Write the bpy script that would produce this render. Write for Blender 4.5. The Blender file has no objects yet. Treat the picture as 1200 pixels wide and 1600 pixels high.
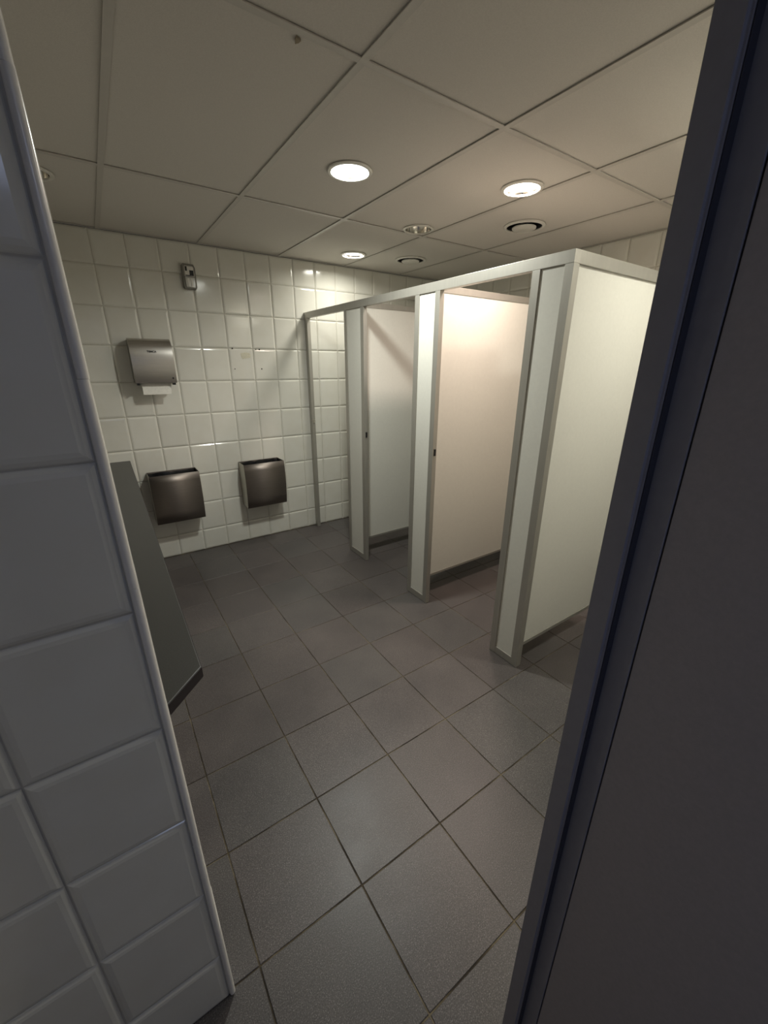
import bpy, bmesh, math, random
from mathutils import Vector, Matrix
random.seed(7)
SC = bpy.context.scene
COL = SC.collection

# ------------------------------------------------------------------ camera
H = 2.334                                   # ceiling height
cd = bpy.data.cameras.new('camera')
cd.sensor_fit = 'VERTICAL'; cd.sensor_height = 36.0; cd.sensor_width = 27.0
cd.lens = 631.17 / 1600 * 36.0
cd.clip_start = 0.02
cam = bpy.data.objects.new('camera', cd); COL.objects.link(cam)
right = Vector((0.82593458, -0.56373962, 0.00545032))
down = Vector((-0.18855087, -0.28533091, -0.93969933))
fwd = Vector((0.53130089, 0.77510252, -0.34195826))
m = Matrix((( right.x, -down.x, -fwd.x, -0.1421),
            ( right.y, -down.y, -fwd.y, -3.5384),
            ( right.z, -down.z, -fwd.z, 1.5282),
            (0, 0, 0, 1)))
cam.matrix_world = m
SC.camera = cam

# ------------------------------------------------------------------ world, exposure
SC.view_settings.view_transform = 'Standard'
SC.view_settings.look = 'None'
SC.view_settings.gamma = 1.0
SC.view_settings.use_curve_mapping = False
SC.view_settings.exposure = 0.0
w = bpy.data.worlds.new('world'); SC.world = w; w.use_nodes = True
w.node_tree.nodes['Background'].inputs[0].default_value = (0.55, 0.62, 0.9, 1)
w.node_tree.nodes['Background'].inputs[1].default_value = 0.02
COOL = (0.98, 1.0, 0.92); WARM = (1.0, 0.81, 0.70); NEUT = (1.0, 0.98, 0.87)
P_COOL, P_WARM, P_NEUT, P_FRONT = 21, 14, 7, 12
P_FILL = 3.6

# ------------------------------------------------------------------ materials
def newmat(name):
    mt = bpy.data.materials.new(name); mt.use_nodes = True
    return mt, mt.node_tree, mt.node_tree.nodes['Principled BSDF']
def ramp(nt, fac, stops):
    r = nt.nodes.new('ShaderNodeValToRGB'); e = r.color_ramp.elements
    e[0].position, e[0].color = stops[0][0], (*stops[0][1], 1)
    e[1].position, e[1].color = stops[-1][0], (*stops[-1][1], 1)
    for p, c in stops[1:-1]:
        x = e.new(p); x.color = (*c, 1)
    nt.links.new(fac, r.inputs[0]); return r.outputs[0]
def noise(nt, scale, detail=3, rough=.5, obj=True, vec=None, stretch=None):
    n = nt.nodes.new('ShaderNodeTexNoise'); n.inputs['Scale'].default_value = scale
    n.inputs['Detail'].default_value = detail; n.inputs['Roughness'].default_value = rough
    tc = nt.nodes.new('ShaderNodeNewGeometry')
    src = tc.outputs['Position']
    if stretch:
        mp = nt.nodes.new('ShaderNodeMapping'); mp.inputs['Scale'].default_value = stretch
        nt.links.new(src, mp.inputs['Vector']); src = mp.outputs[0]
    nt.links.new(src, n.inputs['Vector']); return n.outputs['Fac']
def bump(nt, b, fac, strength, dist=0.001):
    n = nt.nodes.new('ShaderNodeBump'); n.inputs['Strength'].default_value = strength
    n.inputs['Distance'].default_value = dist
    nt.links.new(fac, n.inputs['Height']); nt.links.new(n.outputs[0], b.inputs['Normal'])
def mixc(nt, fac, a, b, mode='MULTIPLY'):
    n = nt.nodes.new('ShaderNodeMix'); n.data_type = 'RGBA'; n.blend_type = mode
    if isinstance(fac, float): n.inputs[0].default_value = fac
    else: nt.links.new(fac, n.inputs[0])
    for s, i in ((a, 6), (b, 7)):
        if isinstance(s, tuple): n.inputs[i].default_value = (*s, 1)
        else: nt.links.new(s, n.inputs[i])
    return n.outputs[2]
def simple(name, col, rough=.5, metal=0., nscale=40, var=.06, bmp=0., stretch=None, coat=0., spec=.5):
    mt, nt, b = newmat(name)
    f = noise(nt, nscale, 4, .6, stretch=stretch)
    lo = tuple(c * (1 - var) for c in col); hi = tuple(min(1, c * (1 + var)) for c in col)
    nt.links.new(ramp(nt, f, [(.3, lo), (.7, hi)]), b.inputs['Base Color'])
    b.inputs['Roughness'].default_value = rough; b.inputs['Metallic'].default_value = metal
    b.inputs['Coat Weight'].default_value = coat; b.inputs['Specular IOR Level'].default_value = spec
    if bmp: bump(nt, b, f, bmp)
    return mt
def tile_mat():
    mt, nt, b = newmat('glazed_white_tile')
    oi = nt.nodes.new('ShaderNodeObjectInfo')
    c1 = ramp(nt, oi.outputs['Random'], [(0, (.67, .66, .605)), (1, (.73, .72, .66))])
    f = noise(nt, 9, 3)
    c2 = ramp(nt, f, [(.3, (.96, .95, .93)), (.7, (1, 1, 1))])
    nt.links.new(mixc(nt, 1.0, c1, c2), b.inputs['Base Color'])
    b.inputs['Roughness'].default_value = .13
    f2 = noise(nt, 14, 2)
    bump(nt, b, f2, .22, .0012)
    return mt
def floor_mat():
    mt, nt, b = newmat('anthracite_floor_tile')
    oi = nt.nodes.new('ShaderNodeObjectInfo')
    c1 = ramp(nt, oi.outputs['Random'], [(0, (.081, .071, .069)), (.5, (.094, .083, .081)), (1, (.087, .081, .079))])
    f = noise(nt, 330, 3, .75)
    c2 = ramp(nt, f, [(.34, (.50, .50, .52)), (.48, (.90, .90, .90)), (.58, (1.15, 1.15, 1.15)), (.66, (2.6, 2.6, 2.7))])
    c = mixc(nt, 1.0, c1, c2)
    g = noise(nt, 3.2, 5, .65)
    c3 = ramp(nt, g, [(.3, (.82, .82, .83)), (.7, (1.12, 1.10, 1.07))])
    nt.links.new(mixc(nt, 1.0, c, c3), b.inputs['Base Color'])
    nt.links.new(ramp(nt, g, [(.3, (.36,)*3), (.7, (.48,)*3)]), b.inputs['Roughness'])
    b.inputs['Specular IOR Level'].default_value = .36
    bump(nt, b, f, .25, .0006)
    return mt
def grout_floor_mat():
    mt, nt, b = newmat('floor_grout')
    f = noise(nt, 7, 4, .6)
    nt.links.new(ramp(nt, f, [(.38, (.028, .021, .013)), (.52, (.085, .066, .038)), (.62, (.17, .14, .09))]), b.inputs['Base Color'])
    b.inputs['Roughness'].default_value = .9
    return mt
def brushed(name, col, rough, stretch):
    mt, nt, b = newmat(name)
    f = noise(nt, 6, 5, .7, stretch=stretch)
    nt.links.new(ramp(nt, f, [(.3, tuple(c*.88 for c in col)), (.7, tuple(min(1, c*1.1) for c in col))]), b.inputs['Base Color'])
    b.inputs['Metallic'].default_value = 1.0
    b.inputs['Roughness'].default_value = rough
    bump(nt, b, f, .08, .0004)
    return mt
def emis(name, col, s):
    mt, nt, b = newmat(name)
    b.inputs['Base Color'].default_value = (.8, .8, .8, 1)
    b.inputs['Emission Color'].default_value = (*col, 1)
    b.inputs['Emission Strength'].default_value = s
    return mt
M = dict(
    tile=tile_mat(), floor=floor_mat(), fgrout=grout_floor_mat(),
    wgrout=simple('wall_grout', (.50, .475, .41), .9, nscale=12, var=.18),
    plaster=simple('painted_wall', (.62, .60, .55), .8, nscale=20, bmp=.1),
    hall=simple('hall_wall_paint', (.34, .35, .40), .85, nscale=20, bmp=.1),
    ceil=simple('ceiling_board', (.66, .625, .575), .95, nscale=260, var=.05, bmp=.3),
    bar=simple('ceiling_grid_paint', (.54, .51, .465), .42, nscale=30, var=.03),
    void=simple('ceiling_void', (.10, .10, .10), .95),
    alu=simple('anodised_aluminium', (.42, .405, .365), .42, .55, nscale=50, var=.04, stretch=(1, 1, .03)),
    panel=simple('cream_laminate', (.70, .69, .63), .38, nscale=60, var=.02),
    trim=simple('white_ceramic_trim', (.82, .80, .75), .22, nscale=15, var=.04),
    grey=simple('grey_door_paint', (.41, .375, .365), .45, nscale=160, var=.05, bmp=.05),
    frame=simple('dark_grey_frame_paint', (.30, .29, .31), .42, nscale=60, var=.04),
    seal=simple('black_rubber', (.04, .04, .052), .7),
    counter=simple('dark_laminate', (.042, .042, .040), .38, nscale=500, var=.45, bmp=.05),
    counteredge=simple('black_laminate_edge', (.018, .014, .016), .45),
    steel=brushed('brushed_steel', (.60, .575, .54), .27, (1, 1, 60)),
    bin=brushed('dark_brushed_steel', (.31, .275, .25), .52, (1, 1, 50)),
    binside=brushed('pale_brushed_steel', (.50, .48, .42), .36, (1, 50, 1)),
    casing=simple('dark_grey_plastic', (.19, .18, .155), .4),
    bag=simple('black_bin_bag', (.008, .008, .009), .25, nscale=60, var=.3, bmp=.8),
    paper=simple('white_paper', (.78, .76, .70), .85, nscale=80),
    black=simple('black_plastic', (.008, .008, .009), .3),
    white=simple('white_plastic', (.72, .70, .64), .3),
    clear=simple('pale_glossy_plastic', (.50, .48, .43), .15),
    chrome=simple('polished_reflector', (.75, .73, .68), .12, 1.0, nscale=20),
    hole=simple('hole_shadow', (.03, .025, .02), .9),
    glue=simple('old_adhesive', (.60, .57, .45), .45, nscale=120, var=.12),
    stain=simple('brown_chip', (.30, .25, .18), .9),
    e_cool=emis('cool_lens', (.97, 1, .95), 7), e_warm=emis('warm_lens', (1, .93, .80), 6), e_fill=emis('corridor_fill_glow', (.55, .66, 1), .8), e_neut=emis('neutral_lens', (1, .98, .92), 5),
)

# ------------------------------------------------------------------ helpers
def link(name, me, mat=None, parent=None, loc=None, kind=None):
    o = bpy.data.objects.new(name, me); COL.objects.link(o)
    if mat and me and not me.materials: me.materials.append(mat)
    if parent is not None: o.parent = parent
    if loc: o.location = loc
    if kind: o['kind'] = kind
    return o
def thing(name, label, cat, loc=(0, 0, 0), group=None):
    o = bpy.data.objects.new(name, None); COL.objects.link(o); o.location = loc
    o.empty_display_size = .05
    o['label'] = label; o['category'] = cat
    if group: o['group'] = group
    return o
def bm_box(bm, x0, x1, y0, y1, z0, z1):
    v = [bm.verts.new(p) for p in ((x0,y0,z0),(x1,y0,z0),(x1,y1,z0),(x0,y1,z0),(x0,y0,z1),(x1,y0,z1),(x1,y1,z1),(x0,y1,z1))]
    for f in ((0,3,2,1),(4,5,6,7),(0,1,5,4),(1,2,6,5),(2,3,7,6),(3,0,4,7)): bm.faces.new([v[i] for i in f])
def fin(bm, name, bevel=0, seg=2, smooth=False):
    bmesh.ops.recalc_face_normals(bm, faces=bm.faces)
    if bevel: bmesh.ops.bevel(bm, geom=list(bm.edges), offset=bevel, segments=seg, affect='EDGES', profile=.6)
    me = bpy.data.meshes.new(name); bm.to_mesh(me); bm.free()
    if smooth:
        for p in me.polygons: p.use_smooth = True
    return me
def box(name, mat, b, parent=None, bevel=0, kind=None, seg=2):
    """b = x0,x1,y0,y1,z0,z1 in the parent's space"""
    bm = bmesh.new(); bm_box(bm, *b)
    return link(name, fin(bm, name, bevel, seg), mat, parent, kind=kind)
def prism(name, mat, pts, axis, a, b, parent=None, bevel=0, smooth=False, seg=2):
    """polygon pts in the plane normal to axis, extruded from a to b"""
    bm = bmesh.new()
    def P(p, t): return (t, p[0], p[1]) if axis == 'x' else (p[0], t, p[1]) if axis == 'y' else (p[0], p[1], t)
    A = [bm.verts.new(P(p, a)) for p in pts]; B = [bm.verts.new(P(p, b)) for p in pts]
    bm.faces.new(A); bm.faces.new(B[::-1]); n = len(pts)
    for i in range(n): bm.faces.new((A[i], B[i], B[(i+1) % n], A[(i+1) % n]))
    return link(name, fin(bm, name, bevel, seg, smooth), mat, parent)
def lathe(name, mat, prof, parent=None, n=48, smooth=True, closed=False):
    bm = bmesh.new(); rings = []
    for r, z in prof:
        rings.append([bm.verts.new((r*math.cos(2*math.pi*i/n), r*math.sin(2*math.pi*i/n), z)) for i in range(n)])
    pr = list(zip(rings, rings[1:])) + ([(rings[-1], rings[0])] if closed else [])
    for a, b in pr:
        for i in range(n): bm.faces.new((a[i], a[(i+1) % n], b[(i+1) % n], b[i]))
    if not closed and prof[-1][0] < .09 and name not in ('reflector',): bm.faces.new(rings[-1])
    me = fin(bm, name)
    if smooth:
        for p in me.polygons: p.use_smooth = True
        try: me.set_sharp_from_angle(angle=math.radians(35))
        except Exception: pass
    return link(name, me, mat, parent)

# tiles: local x = width, local z = height, front towards local -y; origin at lower-left of the pitch cell
_tc = {}
def tile_mesh(w, h):
    k = (round(w, 4), round(h, 4))
    if k in _tc: return _tc[k]
    g = .0013
    bm = bmesh.new()
    rings = []
    for d, y in ((0, 0.0), (0, -.0032), (.0018, -.0050), (.0075, -.0078), (.0145, -.0090)):
        x0, x1, z0, z1 = g+d, w-g-d, g+d, h-g-d
        rings.append([bm.verts.new(p) for p in ((x0,y,z0),(x1,y,z0),(x1,y,z1),(x0,y,z1))])
    for a, b in zip(rings, rings[1:]):
        for i in range(4): bm.faces.new((a[i], a[(i+1)%4], b[(i+1)%4], b[i]))
    bm.faces.new(rings[-1])
    me = fin(bm, 'tile'); me.materials.append(M['tile']); _tc[k] = me
    return me
def lay_tiles(parent, cols, rows, place, rz=0.):
    for a, b in zip(cols, cols[1:]):
        for z0, z1 in zip(rows, rows[1:]):
            if b-a < .02 or z1-z0 < .02: continue
            o = link('tile', tile_mesh(b-a, z1-z0), None, parent)
            o.location = place(a, z0)
            o.rotation_euler = (math.radians(random.gauss(0, .10)), 0, rz + math.radians(random.gauss(0, .10)))
            o.location += Vector((0, 0, 0))
def cuts(lo, hi, ref, pitch):
    k = math.ceil((lo - ref) / pitch + 1e-6); r = [lo]
    while ref + k*pitch < hi - 1e-6: r.append(ref + k*pitch); k += 1
    return r + [hi]

W_T, H_T = .1951, .2442
ROWS = cuts(0, H, 2.1338, H_T)
XL, XR = -.60, 2.99
YD = -3.318                                   # inner face of the doorway wall

# ------------------------------------------------------------------ structure: floor
floor = box('floor', M['fgrout'], (XL-.05, XR+.05, -5.35, .05, -.06, -.0026), kind='structure')
_fc = {}
def floor_tile(w, h):
    k = (round(w, 3), round(h, 3))
    if k not in _fc:
        bm = bmesh.new(); g = .0020; rings = []
        for d, z in ((0, -.004), (0, -.0010), (.0012, 0)):
            rings.append([bm.verts.new(p) for p in ((g+d, g+d, z), (w-g-d, g+d, z), (w-g-d, h-g-d, z), (g+d, h-g-d, z))])
        for a, b in zip(rings, rings[1:]):
            for i in range(4): bm.faces.new((a[i], a[(i+1)%4], b[(i+1)%4], b[i]))
        bm.faces.new(rings[-1])
        me = fin(bm, 'floor_tile'); me.materials.append(M['floor']); _fc[k] = me
    return _fc[k]
fx = cuts(XL, XR, .2526, .3233); fy = cuts(-5.3, 0, -1.8784, .3249)
for a, b in zip(fx, fx[1:]):
    for c, d in zip(fy, fy[1:]):
        if b-a < .02 or d-c < .02: continue
        o = link('floor_tile', floor_tile(b-a, d-c), None, floor)
        o.location = (a, c, -random.random()*.0006)

# ------------------------------------------------------------------ structure: walls
wb = box('wall_back', M['wgrout'], (XL-.1, XR+.1, .0065, .10, 0, H), kind='structure')
lay_tiles(wb, cuts(XL, XR-.006, 0, W_T), ROWS, lambda a, z: Vector((a, .0090, z)))
for i, (x, z) in enumerate(((.813, 1.646), (1.000, 1.643), (1.030, 1.643), (.815, 1.492), (1.035, 1.492))):
    bm = bmesh.new(); bmesh.ops.create_cone(bm, cap_ends=True, segments=14, radius1=.0058 if i not in (1, 3) else .0036, radius2=.004, depth=.004)
    bmesh.ops.rotate(bm, verts=bm.verts, matrix=Matrix.Rotation(math.pi/2, 3, 'X'))
    o = link('screw_hole', fin(bm, 'screw_hole'), M['hole'], wb, (x, -.001, z)); o['label'] = 'dark old screw hole'
gl = []
for i in range(16):
    t = 2*math.pi*i/16; c, s = math.cos(t), math.sin(t)
    gl.append((.912+.040*math.copysign(abs(c)**.5, c)*random.uniform(.85, 1.1), 1.594+.024*math.copysign(abs(s)**.5, s)*random.uniform(.8, 1.1)))
o = prism('adhesive_patch', M['glue'], gl, 'y', -.0012, .002, wb); o['label'] = 'yellowish patch of old adhesive'

wr = box('wall_right', M['wgrout'], (XR, XR+.1, -3.5, .0065, 0, H), kind='structure')
lay_tiles(wr, cuts(YD, 0, -1.860, W_T), ROWS, lambda a, z: Vector((XR-.0025+.005, -(a-YD), z)) if False else Vector((XR+.0025, a+.0, z)), 0)
# turn the right wall's tiles so that their face looks along -x
for o in [c for c in wr.children]:
    wdt = o.data.vertices[1].co.x + .0013
    o.rotation_euler = (math.radians(random.gauss(0, .1)), 0, -math.pi/2 + math.radians(random.gauss(0, .1)))
    o.location = Vector((XR+.0025, o.location.y + wdt, o.location.z))
wl = box('wall_left', M['plaster'], (XL-.1, XL, -3.5, .0065, 0, H), kind='structure')

# doorway wall (thin partition wall) with the opening the camera looks through
wd = box('wall_front', M['plaster'], (.372, XR, -3.40, YD, 0, H), kind='structure')
box('wall_front', M['plaster'], (XL, -.56, -3.40, YD, 0, H), kind='structure')
box('wall_front', M['plaster'], (-.56, .372, -3.40, YD, 2.13, H), kind='structure')

# tiled screen wall on the left, facing the camera
ws = box('wall_screen', M['wgrout'], (XL, -.137, -2.8595, -2.768, 0, H), kind='structure')
lay_tiles(ws, cuts(XL, -.1497, -.1497-2*W_T, W_T), ROWS, lambda a, z: Vector((a, -2.857, z)))
zs = [0.004, .285, .585, .893, 1.20, 1.51, 1.82, 2.13, H]
tr = None
for i, (a, b) in enumerate(zip(zs, zs[1:])):
    bm = bmesh.new()
    prof = [(-.1490, -2.8595)]
    for k in range(13):
        t = math.pi + math.pi*k/12*1.0
        prof.append((-.1418 + .0068*math.cos(t), -2.8612 + .0068*math.sin(t)))
    prof += [(-.1350, -2.768), (-.137, -2.768)]
    A = [bm.verts.new((x, y, a+.0002)) for x, y in prof]; B = [bm.verts.new((x, y, b-.0002)) for x, y in prof]
    bm.faces.new(A); bm.faces.new(B[::-1])
    for k in range(len(prof)): bm.faces.new((A[k], B[k], B[(k+1) % len(prof)], A[(k+1) % len(prof)]))
    me = fin(bm, 'edge_trim')
    for p in me.polygons: p.use_smooth = len(p.vertices) == 4
    try: me.set_sharp_from_angle(angle=math.radians(40))
    except Exception: pass
    if tr is None:
        tr = link('trim_1', me, M['trim'], kind='structure')
    else:
        o = link('edge_trim', me, M['trim'], tr); o.location = (random.uniform(-.0006, .0006), random.uniform(-.0006, .0004), 0)

# the screen wall stands slightly out of plumb
for o in (ws, tr): o.rotation_euler = (0, -.0065, 0); o.location = (-.0022, 0, 0)

# ------------------------------------------------------------------ structure: corridor behind the camera
box('wall_hall_left', M['hall'], (XL-.1, XL, -5.35, -3.5, 0, H), kind='structure')
box('wall_hall_right', M['hall'], (1.6, 1.7, -5.35, -3.40, 0, H), kind='structure')
box('wall_hall_rear', M['hall'], (XL-.1, 1.7, -5.40, -5.30, 0, H), kind='structure')

# ------------------------------------------------------------------ structure: ceiling
ceil = box('ceiling', M['void'], (XL-.1, XR+.1, -5.40, .1, H+.16, H+.20), kind='structure')
BX = [-.5438 + .6*i for i in range(7)][:6]
BY = [-1.0595, -2.2545, -3.4495, -4.6445]
HOLES = {}
LIGHTS = [('e_cool', .972, -1.630, .100), ('e_warm', 1.748, -1.950, .100), ('e_neut', 1.716, -.382, .100),
          (None, 1.733, -1.168, .096), (None, -.215, -.800, .100), ('e_neut', 1.95, -3.17, .100)]
VENTS = [(2.226, -1.594, .124), (2.180, -.512, .124)]
HOLEL = [(x, y, .084) for _, x, y, _ in LIGHTS] + [(x, y, .110) for x, y, _ in VENTS]
def ceiling_panel(x0, x1, y0, y1):
    hs = [h for h in HOLEL if x0 < h[0] < x1 and y0 < h[1] < y1]
    z0, z1 = H+.0055, H+.020
    if not hs:
        return box('ceiling_panel', M['ceil'], (x0, x1, y0, y1, z0, z1), ceil)
    bm = bmesh.new()
    def loop(pts):
        v = [bm.verts.new((x, y, z0)) for x, y in pts]
        return [bm.edges.new((v[i], v[(i+1) % len(v)])) for i in range(len(v))]
    es = loop([(x0, y0), (x1, y0), (x1, y1), (x0, y1)])
    for hx, hy, r in hs:
        es += loop([(hx + r*math.cos(2*math.pi*i/40), hy + r*math.sin(2*math.pi*i/40)) for i in range(40)])
    g = bmesh.ops.triangle_fill(bm, use_beauty=True, edges=es)
    fs = [f for f in bm.faces]
    r = bmesh.ops.extrude_face_region(bm, geom=fs)
    bmesh.ops.translate(bm, verts=[v for v in r['geom'] if isinstance(v, bmesh.types.BMVert)], vec=(0, 0, z1-z0))
    return link('ceiling_panel', fin(bm, 'ceiling_panel'), M['ceil'], ceil)
px = [XL] + BX + [XR]; py = [-5.3] + BY[::-1] + [0]
for a, b in zip(px, px[1:]):
    for c, d in zip(py, py[1:]):
        ceiling_panel(a+.010 if a != XL else a, b-.010 if b != XR else b, c+.010, d-.010 if d else d)
for x in BX: box('grid_bar', M['bar'], (x-.012, x+.012, -5.3, 0, H-.0002, H+.0032), ceil)
for y in BY: box('grid_bar', M['bar'], (XL, XR, y-.012, y+.012, H, H+.0034), ceil)
for b in ((XL, XR, -.014, 0), (XR-.018, XR, YD, 0), (XL, XL+.018, YD, 0)):
    box('wall_angle', M['bar'], (*b, H+.0004, H+.0030), ceil)
ch = prism('ceiling_chip', M['stain'], [(.464, -2.235), (.480, -2.229), (.478, -2.219), (.471, -2.210), (.466, -2.222)], 'z', H-.001, H+.004, ceil)
ch['label'] = 'small brown chip by the grid bar'

# ------------------------------------------------------------------ door frame and door leaf at the right edge
fr = prism('trim_2', M['frame'], [(.330, YD), (.330, -3.3435), (.3350, -3.3435), (.3350, -3.3465), (.3505, -3.3465), (.3505, -3.3735), (.372, -3.3735), (.372, YD)], 'z', 0, 2.13, bevel=.0009)
fr['kind'] = 'structure'
box('seal', M['seal'], (.3360, .3500, -3.3482, -3.3466, .0, 2.10), fr, .0008)
fl2 = prism('trim_3', M['frame'], [(-.518, YD), (-.518, -3.3435), (-.533, -3.3465), (-.533, -3.3745), (-.56, -3.3745), (-.56, YD)], 'z', 0, 2.13); fl2['kind'] = 'structure'
fh = box('trim_4', M['frame'], (-.518, .330, -3.3745, YD, 2.09, 2.13), kind='structure')
leaf = thing('entrance_door', 'plain dark grey door leaf standing open at the right edge beside the frame', 'door', (.3525, -3.3750, 0))
bm = bmesh.new(); bm_box(bm, 0, .040, -.86, 0, .008, 2.09)
link('door_leaf', fin(bm, 'door_leaf', .0012), M['grey'], leaf)
for z in (.25, 1.05, 1.85):
    bm = bmesh.new(); bmesh.ops.create_cone(bm, cap_ends=True, segments=16, radius1=.006, radius2=.006, depth=.09)
    link('hinge', fin(bm, 'hinge'), M['alu'], leaf, (.046, -.002, z))
hd = link('door_handle', None, None, leaf) if False else None
for sx in (-1, 1):
    x0 = -.0 if sx < 0 else .04
    o = box('handle_plate', M['alu'], (min(x0, x0+sx*.006), max(x0, x0+sx*.006), -.83, -.79, .95, 1.15), leaf, .001)
    cu = bmesh.new(); bm_box(cu, min(x0+sx*.006, x0+sx*.055), max(x0+sx*.006, x0+sx*.055), -.818, -.802, 1.06, 1.076)
    bm_box(cu, min(x0+sx*.04, x0+sx*.055), max(x0+sx*.04, x0+sx*.055), -.818, -.70, 1.06, 1.076)
    link('door_handle', fin(cu, 'door_handle', .002), M['alu'], o)

# ------------------------------------------------------------------ toilet cubicle run
XP = 1.44
cub = thing('cubicle_partition', 'cream laminate toilet cubicle run framed in grey aluminium, open doorways facing the basins', 'partition', (XP, -1.2, 0))
ox, oy = XP, -1.2
def cbox(name, mat, b, parent=None, bevel=0.0008):
    p = parent or cub
    if p is cub: q = (b[0]-ox, b[1]-ox, b[2]-oy, b[3]-oy, b[4], b[5])
    else: q = (b[0]-ox, b[1]-ox, b[2]-oy, b[3]-oy, b[4], b[5])
    return box(name, mat, q, p, bevel)
ZT, ZR = 1.943, 1.897
cbox('header_rail', M['alu'], (XP-.001, XP+.030, -2.492, 0, ZR, ZT), bevel=.0015)
# slim post against the tiled back wall
wp = cbox('wall_post', M['alu'], (XP+.004, XP+.028, -.026, 0, 0, ZR))
cbox('door_stop', M['alu'], (XP+.0, XP+.030, -.060, -.026, 0, ZR), wp)
def strike(y, parent):
    s = cbox('latch_plate', M['alu'], (XP+.010, XP+.024, y-.004, y, 1.018, 1.058), parent, .0005)
    return s
k = cbox('latch_plate', M['chrome'], (XP+.008, XP+.022, -.0655, -.060, 1.022, 1.055), wp, .0004)
def pilaster(y0, y1, last=False):
    """y0 > y1, both edges of the pilaster"""
    a = cbox('pilaster', M['panel'], (XP+.006, XP+.024, y1+.006, y0-.006, .010, ZR))
    e = .038
    cbox('edge_strip', M['alu'], (XP, XP+.030, y0-e, y0, .002, ZR), a)
    cbox('edge_strip', M['alu'], (XP, XP+.030, y1, y1+e, .002, ZR), a)
    cbox('foot_strip', M['alu'], (XP+.001, XP+.029, y1+e, y0-e, .002, .044), a)
    if not last:
        cbox('latch_plate', M['black'], (XP+.010, XP+.022, y1-.0045, y1, 1.018, 1.058), a, .0004)
    return a
pilaster(-.700, -.968)
pilaster(-1.528, -1.738)
pilaster(-2.306, -2.492, True)
def divider(y, x1, t=.013, lip=.036):
    a = cbox('divider_panel', M['panel'], (XP+.030, x1, y-t/2, y+t/2, .135, ZT-.004))
    cbox('top_rail', M['alu'], (XP+.030, x1, y-t/2-.003, y+t/2+.003, ZT-lip, ZT), a)
    cbox('bottom_rail', M['alu'], (XP+.030, x1, y-t/2-.003, y+t/2+.003, .134, .150), a)
    return a
divider(-.840, XR-.010); divider(-1.635, XR-.010)
e = cbox('end_panel', M['panel'], (XP+.030, XR-.010, -2.480, -2.466, .142, ZR))
cbox('corner_strip', M['alu'], (XP+.024, XP+.040, -2.490, -2.464, .002, ZR), e, .001)
cbox('top_rail', M['alu'], (XP+.030, XR-.010, -2.492, -2.464, ZR, ZT), e, .0015)
cbox('bottom_rail', M['alu'], (XP+.040, XR-.010, -2.484, -2.463, .122, .142), e)
for yh, wd_ in ((-.700, .575), (-1.528, .515), (-2.306, .525)):
    d = cbox('cubicle_door', M['panel'], (XP+.034, XP+.034+wd_, yh-.003-.012, yh-.003+.004, .145, 1.935))
    cbox('edge_strip', M['alu'], (XP+.034+wd_, XP+.034+wd_+.008, yh-.020, yh+.006, .145, 1.935), d)
    for z in (.35, 1.70): cbox('hinge', M['alu'], (XP+.022, XP+.040, yh-.006, yh+.006, z, z+.06), d, .001)
    cbox('door_knob', M['black'], (XP+.034+wd_-.06, XP+.034+wd_-.02, yh-.034, yh-.015, 1.02, 1.06), d, .004)

# ------------------------------------------------------------------ ceiling fittings
def downlight(em, x, y, r, label, light=None, power=0, group='round ceiling downlights'):
    t = thing('downlight', label, 'ceiling light', (x, y, H), group)
    lathe('trim_ring', M['white'], [(.0815, .004), (.0815, -.0015), (.0845, -.0045), (r-.003, -.003), (r, .0), (r-.001, .0032), (.0840, .0034)], t, closed=True)
    if em:
        lathe('reflector', M['chrome'], [(.0815, .003), (.0800, .010), (.0785, .0165)], t)
        lathe('lens', M[em], [(.0785, .0165), (.0785, .0140), (.050, .0100), (.02, .0095)], t)
        ld = bpy.data.lights.new('downlight_lamp', 'AREA'); ld.shape = 'DISK'; ld.size = .15
        ld.energy = power; ld.color = light; ld.spread = math.radians(165)
        lo = bpy.data.objects.new('lamp', ld); COL.objects.link(lo); lo.parent = t; lo.location = (0, 0, .0065)
    else:
        lathe('reflector', M['chrome'], [(.0815, .003), (.080, .02), (.072, .045), (.058, .075), (.050, .09)], t)
        lathe('bulb', M['clear'], [(.050, .0905), (.047, .078), (.035, .068), (.015, .064)], t)
    return t
downlight('e_cool', *LIGHTS[0][1:], 'lit round downlight with cool white glow, nearest the camera on the left', COOL, P_COOL)
downlight('e_warm', *LIGHTS[1][1:], 'lit round downlight with warm glow above the nearest cubicle doorway', WARM, P_WARM)
downlight('e_neut', *LIGHTS[2][1:], 'smallest looking lit round downlight, close to the tiled back wall', NEUT, P_NEUT)
downlight(None, *LIGHTS[3][1:], 'unlit round downlight showing its silver reflector, between the two air vents and lit lamps')
downlight(None, *LIGHTS[4][1:], 'unlit round downlight half hidden behind the white corner trim on the left')
downlight('e_neut', *LIGHTS[5][1:], 'lit round downlight in front of the cubicle end panel, hidden behind the door frame', NEUT, P_FRONT)
lp = thing('added_fill_panel', 'unseen square fill light added in the corridor behind the doorway', 'ceiling light', (-.10, -4.80, H))  # added out of view as soft bluish fill for screen wall and door
box('fill_frame', M['white'], (-.30, .30, -.30, .30, -.012, -.0005), lp, .001)
box('fill_diffuser', M['e_fill'], (-.28, .28, -.28, .28, -.0135, -.011), lp)
ld = bpy.data.lights.new('corridor_fill', 'AREA'); ld.shape = 'SQUARE'; ld.size = .56; ld.energy = P_FILL; ld.color = (.56, .67, 1.0)
lo = bpy.data.objects.new('lamp', ld); COL.objects.link(lo); lo.parent = lp; lo.location = (0, 0, -.016)
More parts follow.
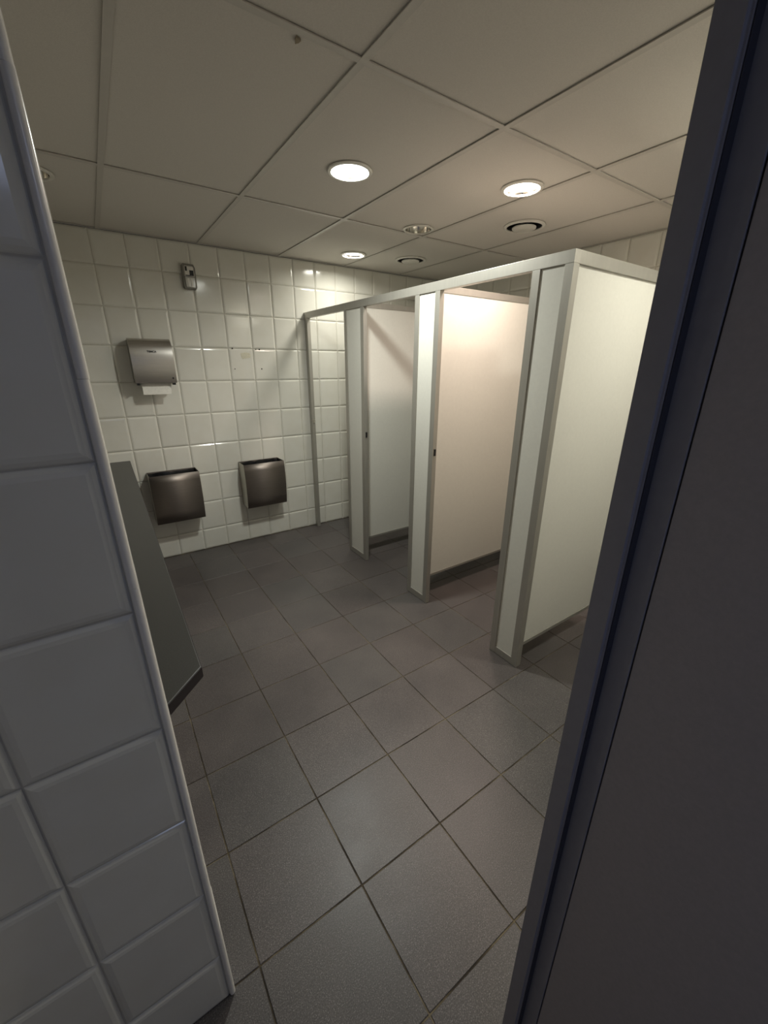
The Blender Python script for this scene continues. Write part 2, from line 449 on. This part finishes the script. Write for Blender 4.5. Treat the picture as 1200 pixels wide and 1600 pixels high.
def vent(x, y, r, label):
    t = thing('air_vent', label, 'air vent', (x, y, H), 'round ceiling air vents')
    lathe('outer_ring', M['white'], [(.1045, .012), (.1045, -.004), (.108, -.007), (.115, -.006), (r, -.001), (r, .0032), (.106, .0034)], t, closed=True)
    lathe('throat', M['black'], [(.1045, .000), (.1020, .010), (.095, .05), (.088, .09)], t)
    lathe('centre_disc', M['white'], [(.0005, .004), (.030, .003), (.064, -.001), (.072, -.006), (.071, -.012), (.062, -.016), (.0005, -.018)], t)
    bm = bmesh.new(); bm_box(bm, -.1, .1, -.004, .004, .014, .018); bm_box(bm, -.004, .004, -.1, .1, .014, .018); bm_box(bm, -.004, .004, -.004, .004, .002, .016)
    link('spider_bracket', fin(bm, 'spider_bracket'), M['black'], t)
vent(*VENTS[0], 'round white air vent with dark gap, beside the warm downlight')
vent(*VENTS[1], 'round white air vent with dark gap, nearest the tiled back wall')

# ------------------------------------------------------------------ washbasin worktop
wt = thing('worktop', 'long dark grey laminate worktop with clipped corner running to the tiled wall', 'worktop', (-.30, -1.4, .827))
def W(p): return (p[0]+.30, p[1]+1.4)
poly = [W(p) for p in ((XL, -.001), (-.034, -.001), (-.059, -2.640), (-.183, -2.764), (XL, -2.764))]
prism('worktop_slab', M['counter'], poly, 'z', -.0135, .015, wt, bevel=.0022)
# dark edging strips, long side and clipped corner
def strip(p, q, d=.0015):
    v = Vector((q[0]-p[0], q[1]-p[1])).normalized(); n = Vector((-v.y, v.x))*1.0
    a = [p, q, (q[0]+n.x*d, q[1]+n.y*d), (p[0]+n.x*d, p[1]+n.y*d)]
    return prism('edge_strip', M['counteredge'], [W(x) for x in a], 'z', -.0150, .0135, wt, bevel=.0005)
strip((-.0590, -2.640), (-.034, -.001), -.0015)
strip((-.183, -2.764), (-.059, -2.640), -.0015)
for y in (-2.2, -1.4, -.6): box('support_bracket', M['alu'], (XL+.30, -.12+.30, y+1.4-.015, y+1.4+.015, -.05, -.0135), wt, .002)

# ------------------------------------------------------------------ waste bins
def waste_bin(x0, label):
    wdt, zt, zb = .350, .735, .352
    t = thing('waste_bin', label, 'waste bin', (x0 + wdt/2, 0, zb), 'wall bins under the paper dispenser')
    hgt = zt - zb
    front = [(-.158, hgt), (-.167, hgt*.85), (-.173, hgt*.65), (-.174, hgt*.45), (-.168, hgt*.22), (-.156, 0)]
    hx = wdt/2
    def shell(name, mat, quads, th=.002, smooth=False):
        bm = bmesh.new()
        for q in quads: bm.faces.new([bm.verts.new(p) for p in q])
        bmesh.ops.remove_doubles(bm, verts=bm.verts, dist=1e-5)
        me = bpy.data.meshes.new(name); bm.to_mesh(me); bm.free()
        o = link(name, me, mat, t); md = o.modifiers.new('s', 'SOLIDIFY'); md.thickness = th; md.offset = 0
        if smooth:
            for p in me.polygons: p.use_smooth = True
        return o
    fq = [((-hx, a[0], a[1]), (hx, a[0], a[1]), (hx, b[0], b[1]), (-hx, b[0], b[1])) for a, b in zip(front, front[1:])]
    shell('front_panel', M['bin'], fq, .003, True)
    for s in (-1, 1):
        shell('side_panel', M['binside'], [[(s*(hx-.0015), -.002, 0), (s*(hx-.0015), -.002, hgt)] + [(s*(hx-.0015), y+.002, z) for y, z in front]])
    shell('back_panel', M['bin'], [((-hx, -.0015, 0), (hx, -.0015, 0), (hx, -.0015, hgt), (-hx, -.0015, hgt)),
                                    ((-hx, -.0015, 0), (hx, -.0015, 0), (hx, -.156, 0), (-hx, -.156, 0))])
    # crumpled black liner
    bm = bmesh.new(); n = 40; rings = []
    for lv, (ins, z) in enumerate(((.004, hgt-.004), (.010, hgt-.03), (.016, hgt-.12), (.03, hgt-.2))):
        ring = []
        for i in range(n):
            u = 4*i/n; sdx = int(u); fq_ = u-sdx
            X0, X1, Y0, Y1 = -hx+ins, hx-ins, -.156+ins, -ins
            x, y = [(X0+(X1-X0)*fq_, Y0), (X1, Y0+(Y1-Y0)*fq_), (X1-(X1-X0)*fq_, Y1), (X0, Y1-(Y1-Y0)*fq_)][sdx]
            j = .003 if lv else .001
            ring.append(bm.verts.new((x+random.uniform(-j, j), y+random.uniform(-j, j), z+random.uniform(-.012, .0) * (1 if lv == 0 else 1.5))))
        rings.append(ring)
    for a, b in zip(rings, rings[1:]):
        for i in range(n): bm.faces.new((a[i], a[(i+1) % n], b[(i+1) % n], b[i]))
    bm.faces.new(rings[-1])
    o = link('bin_liner', fin(bm, 'bin_liner', smooth=True), M['bag'], t); o['label'] = 'black plastic liner'
waste_bin(.055, 'open-topped brushed steel wall bin next to the dark worktop, left of the two')
waste_bin(.752, 'open-topped brushed steel wall bin next to the cubicles, right of the two')

# ------------------------------------------------------------------ paper towel dispenser
td = thing('towel_dispenser', 'curved brushed steel paper towel dispenser on the white tiled wall above a bin', 'dispenser', (.222, 0, 1.395))
hw = .131
case = [(0, 0.004), (0, .290), (-.08, .294), (-.105, .288), (-.130, .262), (-.146, .215), (-.148, .09), (-.141, .004)]
prism('casing', M['casing'], case, 'x', -hw+.002, hw-.002, td, bevel=.002)
cov = [(-.050, .2965), (-.085, .2975), (-.112, .292), (-.138, .270), (-.156, .236), (-.165, .19), (-.168, .145), (-.166, .09), (-.160, .045), (-.150, .004),
       (-.144, .004), (-.152, .045), (-.158, .09), (-.160, .145), (-.157, .19), (-.147, .232), (-.125, .26), (-.105, .282), (-.08, .288), (-.050, .2885)]
c = prism('cover', M['steel'], cov, 'x', -hw, hw, td)
try: c.data.set_sharp_from_angle(angle=math.radians(40))
except Exception: pass
for p in c.data.polygons: p.use_smooth = True
try: c.data.set_sharp_from_angle(angle=math.radians(40))
except Exception: pass
for s in (-1, 1): box('foot_pad', M['black'], (s*(hw-.018)-.010, s*(hw-.018)+.010, -.150, -.110, -.010, .006), td, .002)
bm = bmesh.new(); bmesh.ops.create_cone(bm, cap_ends=True, segments=16, radius1=.006, radius2=.006, depth=.004)
bmesh.ops.rotate(bm, verts=bm.verts, matrix=Matrix.Rotation(math.pi/2, 3, 'X'))
link('lock', fin(bm, 'lock'), M['black'], td, (hw-.022, -.1580, .036))
tc = bpy.data.curves.new('lettering', 'FONT'); tc.body = 'TEMCA'; tc.size = .017; tc.align_x = 'CENTER'; tc.extrude = .0006; tc.offset = .0006; tc.space_character = 1.05
dg = link('lettering_source', tc)
bpy.context.view_layer.update()
me = bpy.data.meshes.new_from_object(dg.evaluated_get(bpy.context.evaluated_depsgraph_get()))
bpy.data.objects.remove(dg)
lt = link('lettering', me, M['black'], td, (0, -.1640, .206)); lt.rotation_euler = (math.radians(90-12), 0, 0); lt['label'] = 'small dark maker lettering'
# paper sheet
bm = bmesh.new(); pts = [(-.10, .012), (-.112, -.025), (-.118, -.075)]
for (a, b) in zip(pts, pts[1:]):
    f = bm.faces.new([bm.verts.new(p) for p in ((-.092, a[0], a[1]), (.092, a[0], a[1]), (.092-.004, b[0], b[1]), (-.092, b[0], b[1]))])
bmesh.ops.remove_doubles(bm, verts=bm.verts, dist=.0045)
pm = bpy.data.meshes.new('paper'); bm.to_mesh(pm); bm.free()
pt = link('paper_towel', pm, M['paper']); pt.location = (.222, 0, 1.395)
md = pt.modifiers.new('s', 'SOLIDIFY'); md.thickness = .0008
pt['label'] = 'white paper towel hanging out under the steel dispenser'; pt['category'] = 'paper towel'

# ------------------------------------------------------------------ air freshener
af = thing('air_freshener', 'small grey air freshener with clear window high on the tiled wall', 'air freshener', (.560, 0, 2.035))
fw = .044
prism('housing', M['casing'], [(-fw+.006, 0), (fw-.008, 0), (fw, .012), (fw+.001, .135), (fw-.008, .158), (-fw+.010, .160), (-fw, .150), (-fw, .012)], 'y', -.042, 0, af, bevel=.005, seg=3)
win = prism('window_frame', M['clear'], [(-.032, .078), (.034, .078), (.034, .136), (.024, .146), (-.026, .146), (-.032, .140)], 'y', -.046, -.040, af, bevel=.001)
wl_ = box('window_inset', M['white'], (-.026, .028, -.0475, -.045, .084, .140), af, .0005)
box('battery', M['black'], (.002, .029, -.0490, -.046, .084, .118), wl_, .0008)
box('switch', M['black'], (-.025, -.012, -.0490, -.046, .112, .140), wl_, .0008)
box('slot', M['black'], (-.025, .006, -.0488, -.046, .082, .087), wl_, .0004)
fp = prism('front_cover', M['clear'], [(-.030, .010), (.033, .008), (.034, .074), (-.032, .076)], 'y', -.050, -.040, af, bevel=.003)
for x in (-.018, .004): box('rib', M['white'], (x, x+.012, -.0535, -.0495, .014, .066), fp, .0015)
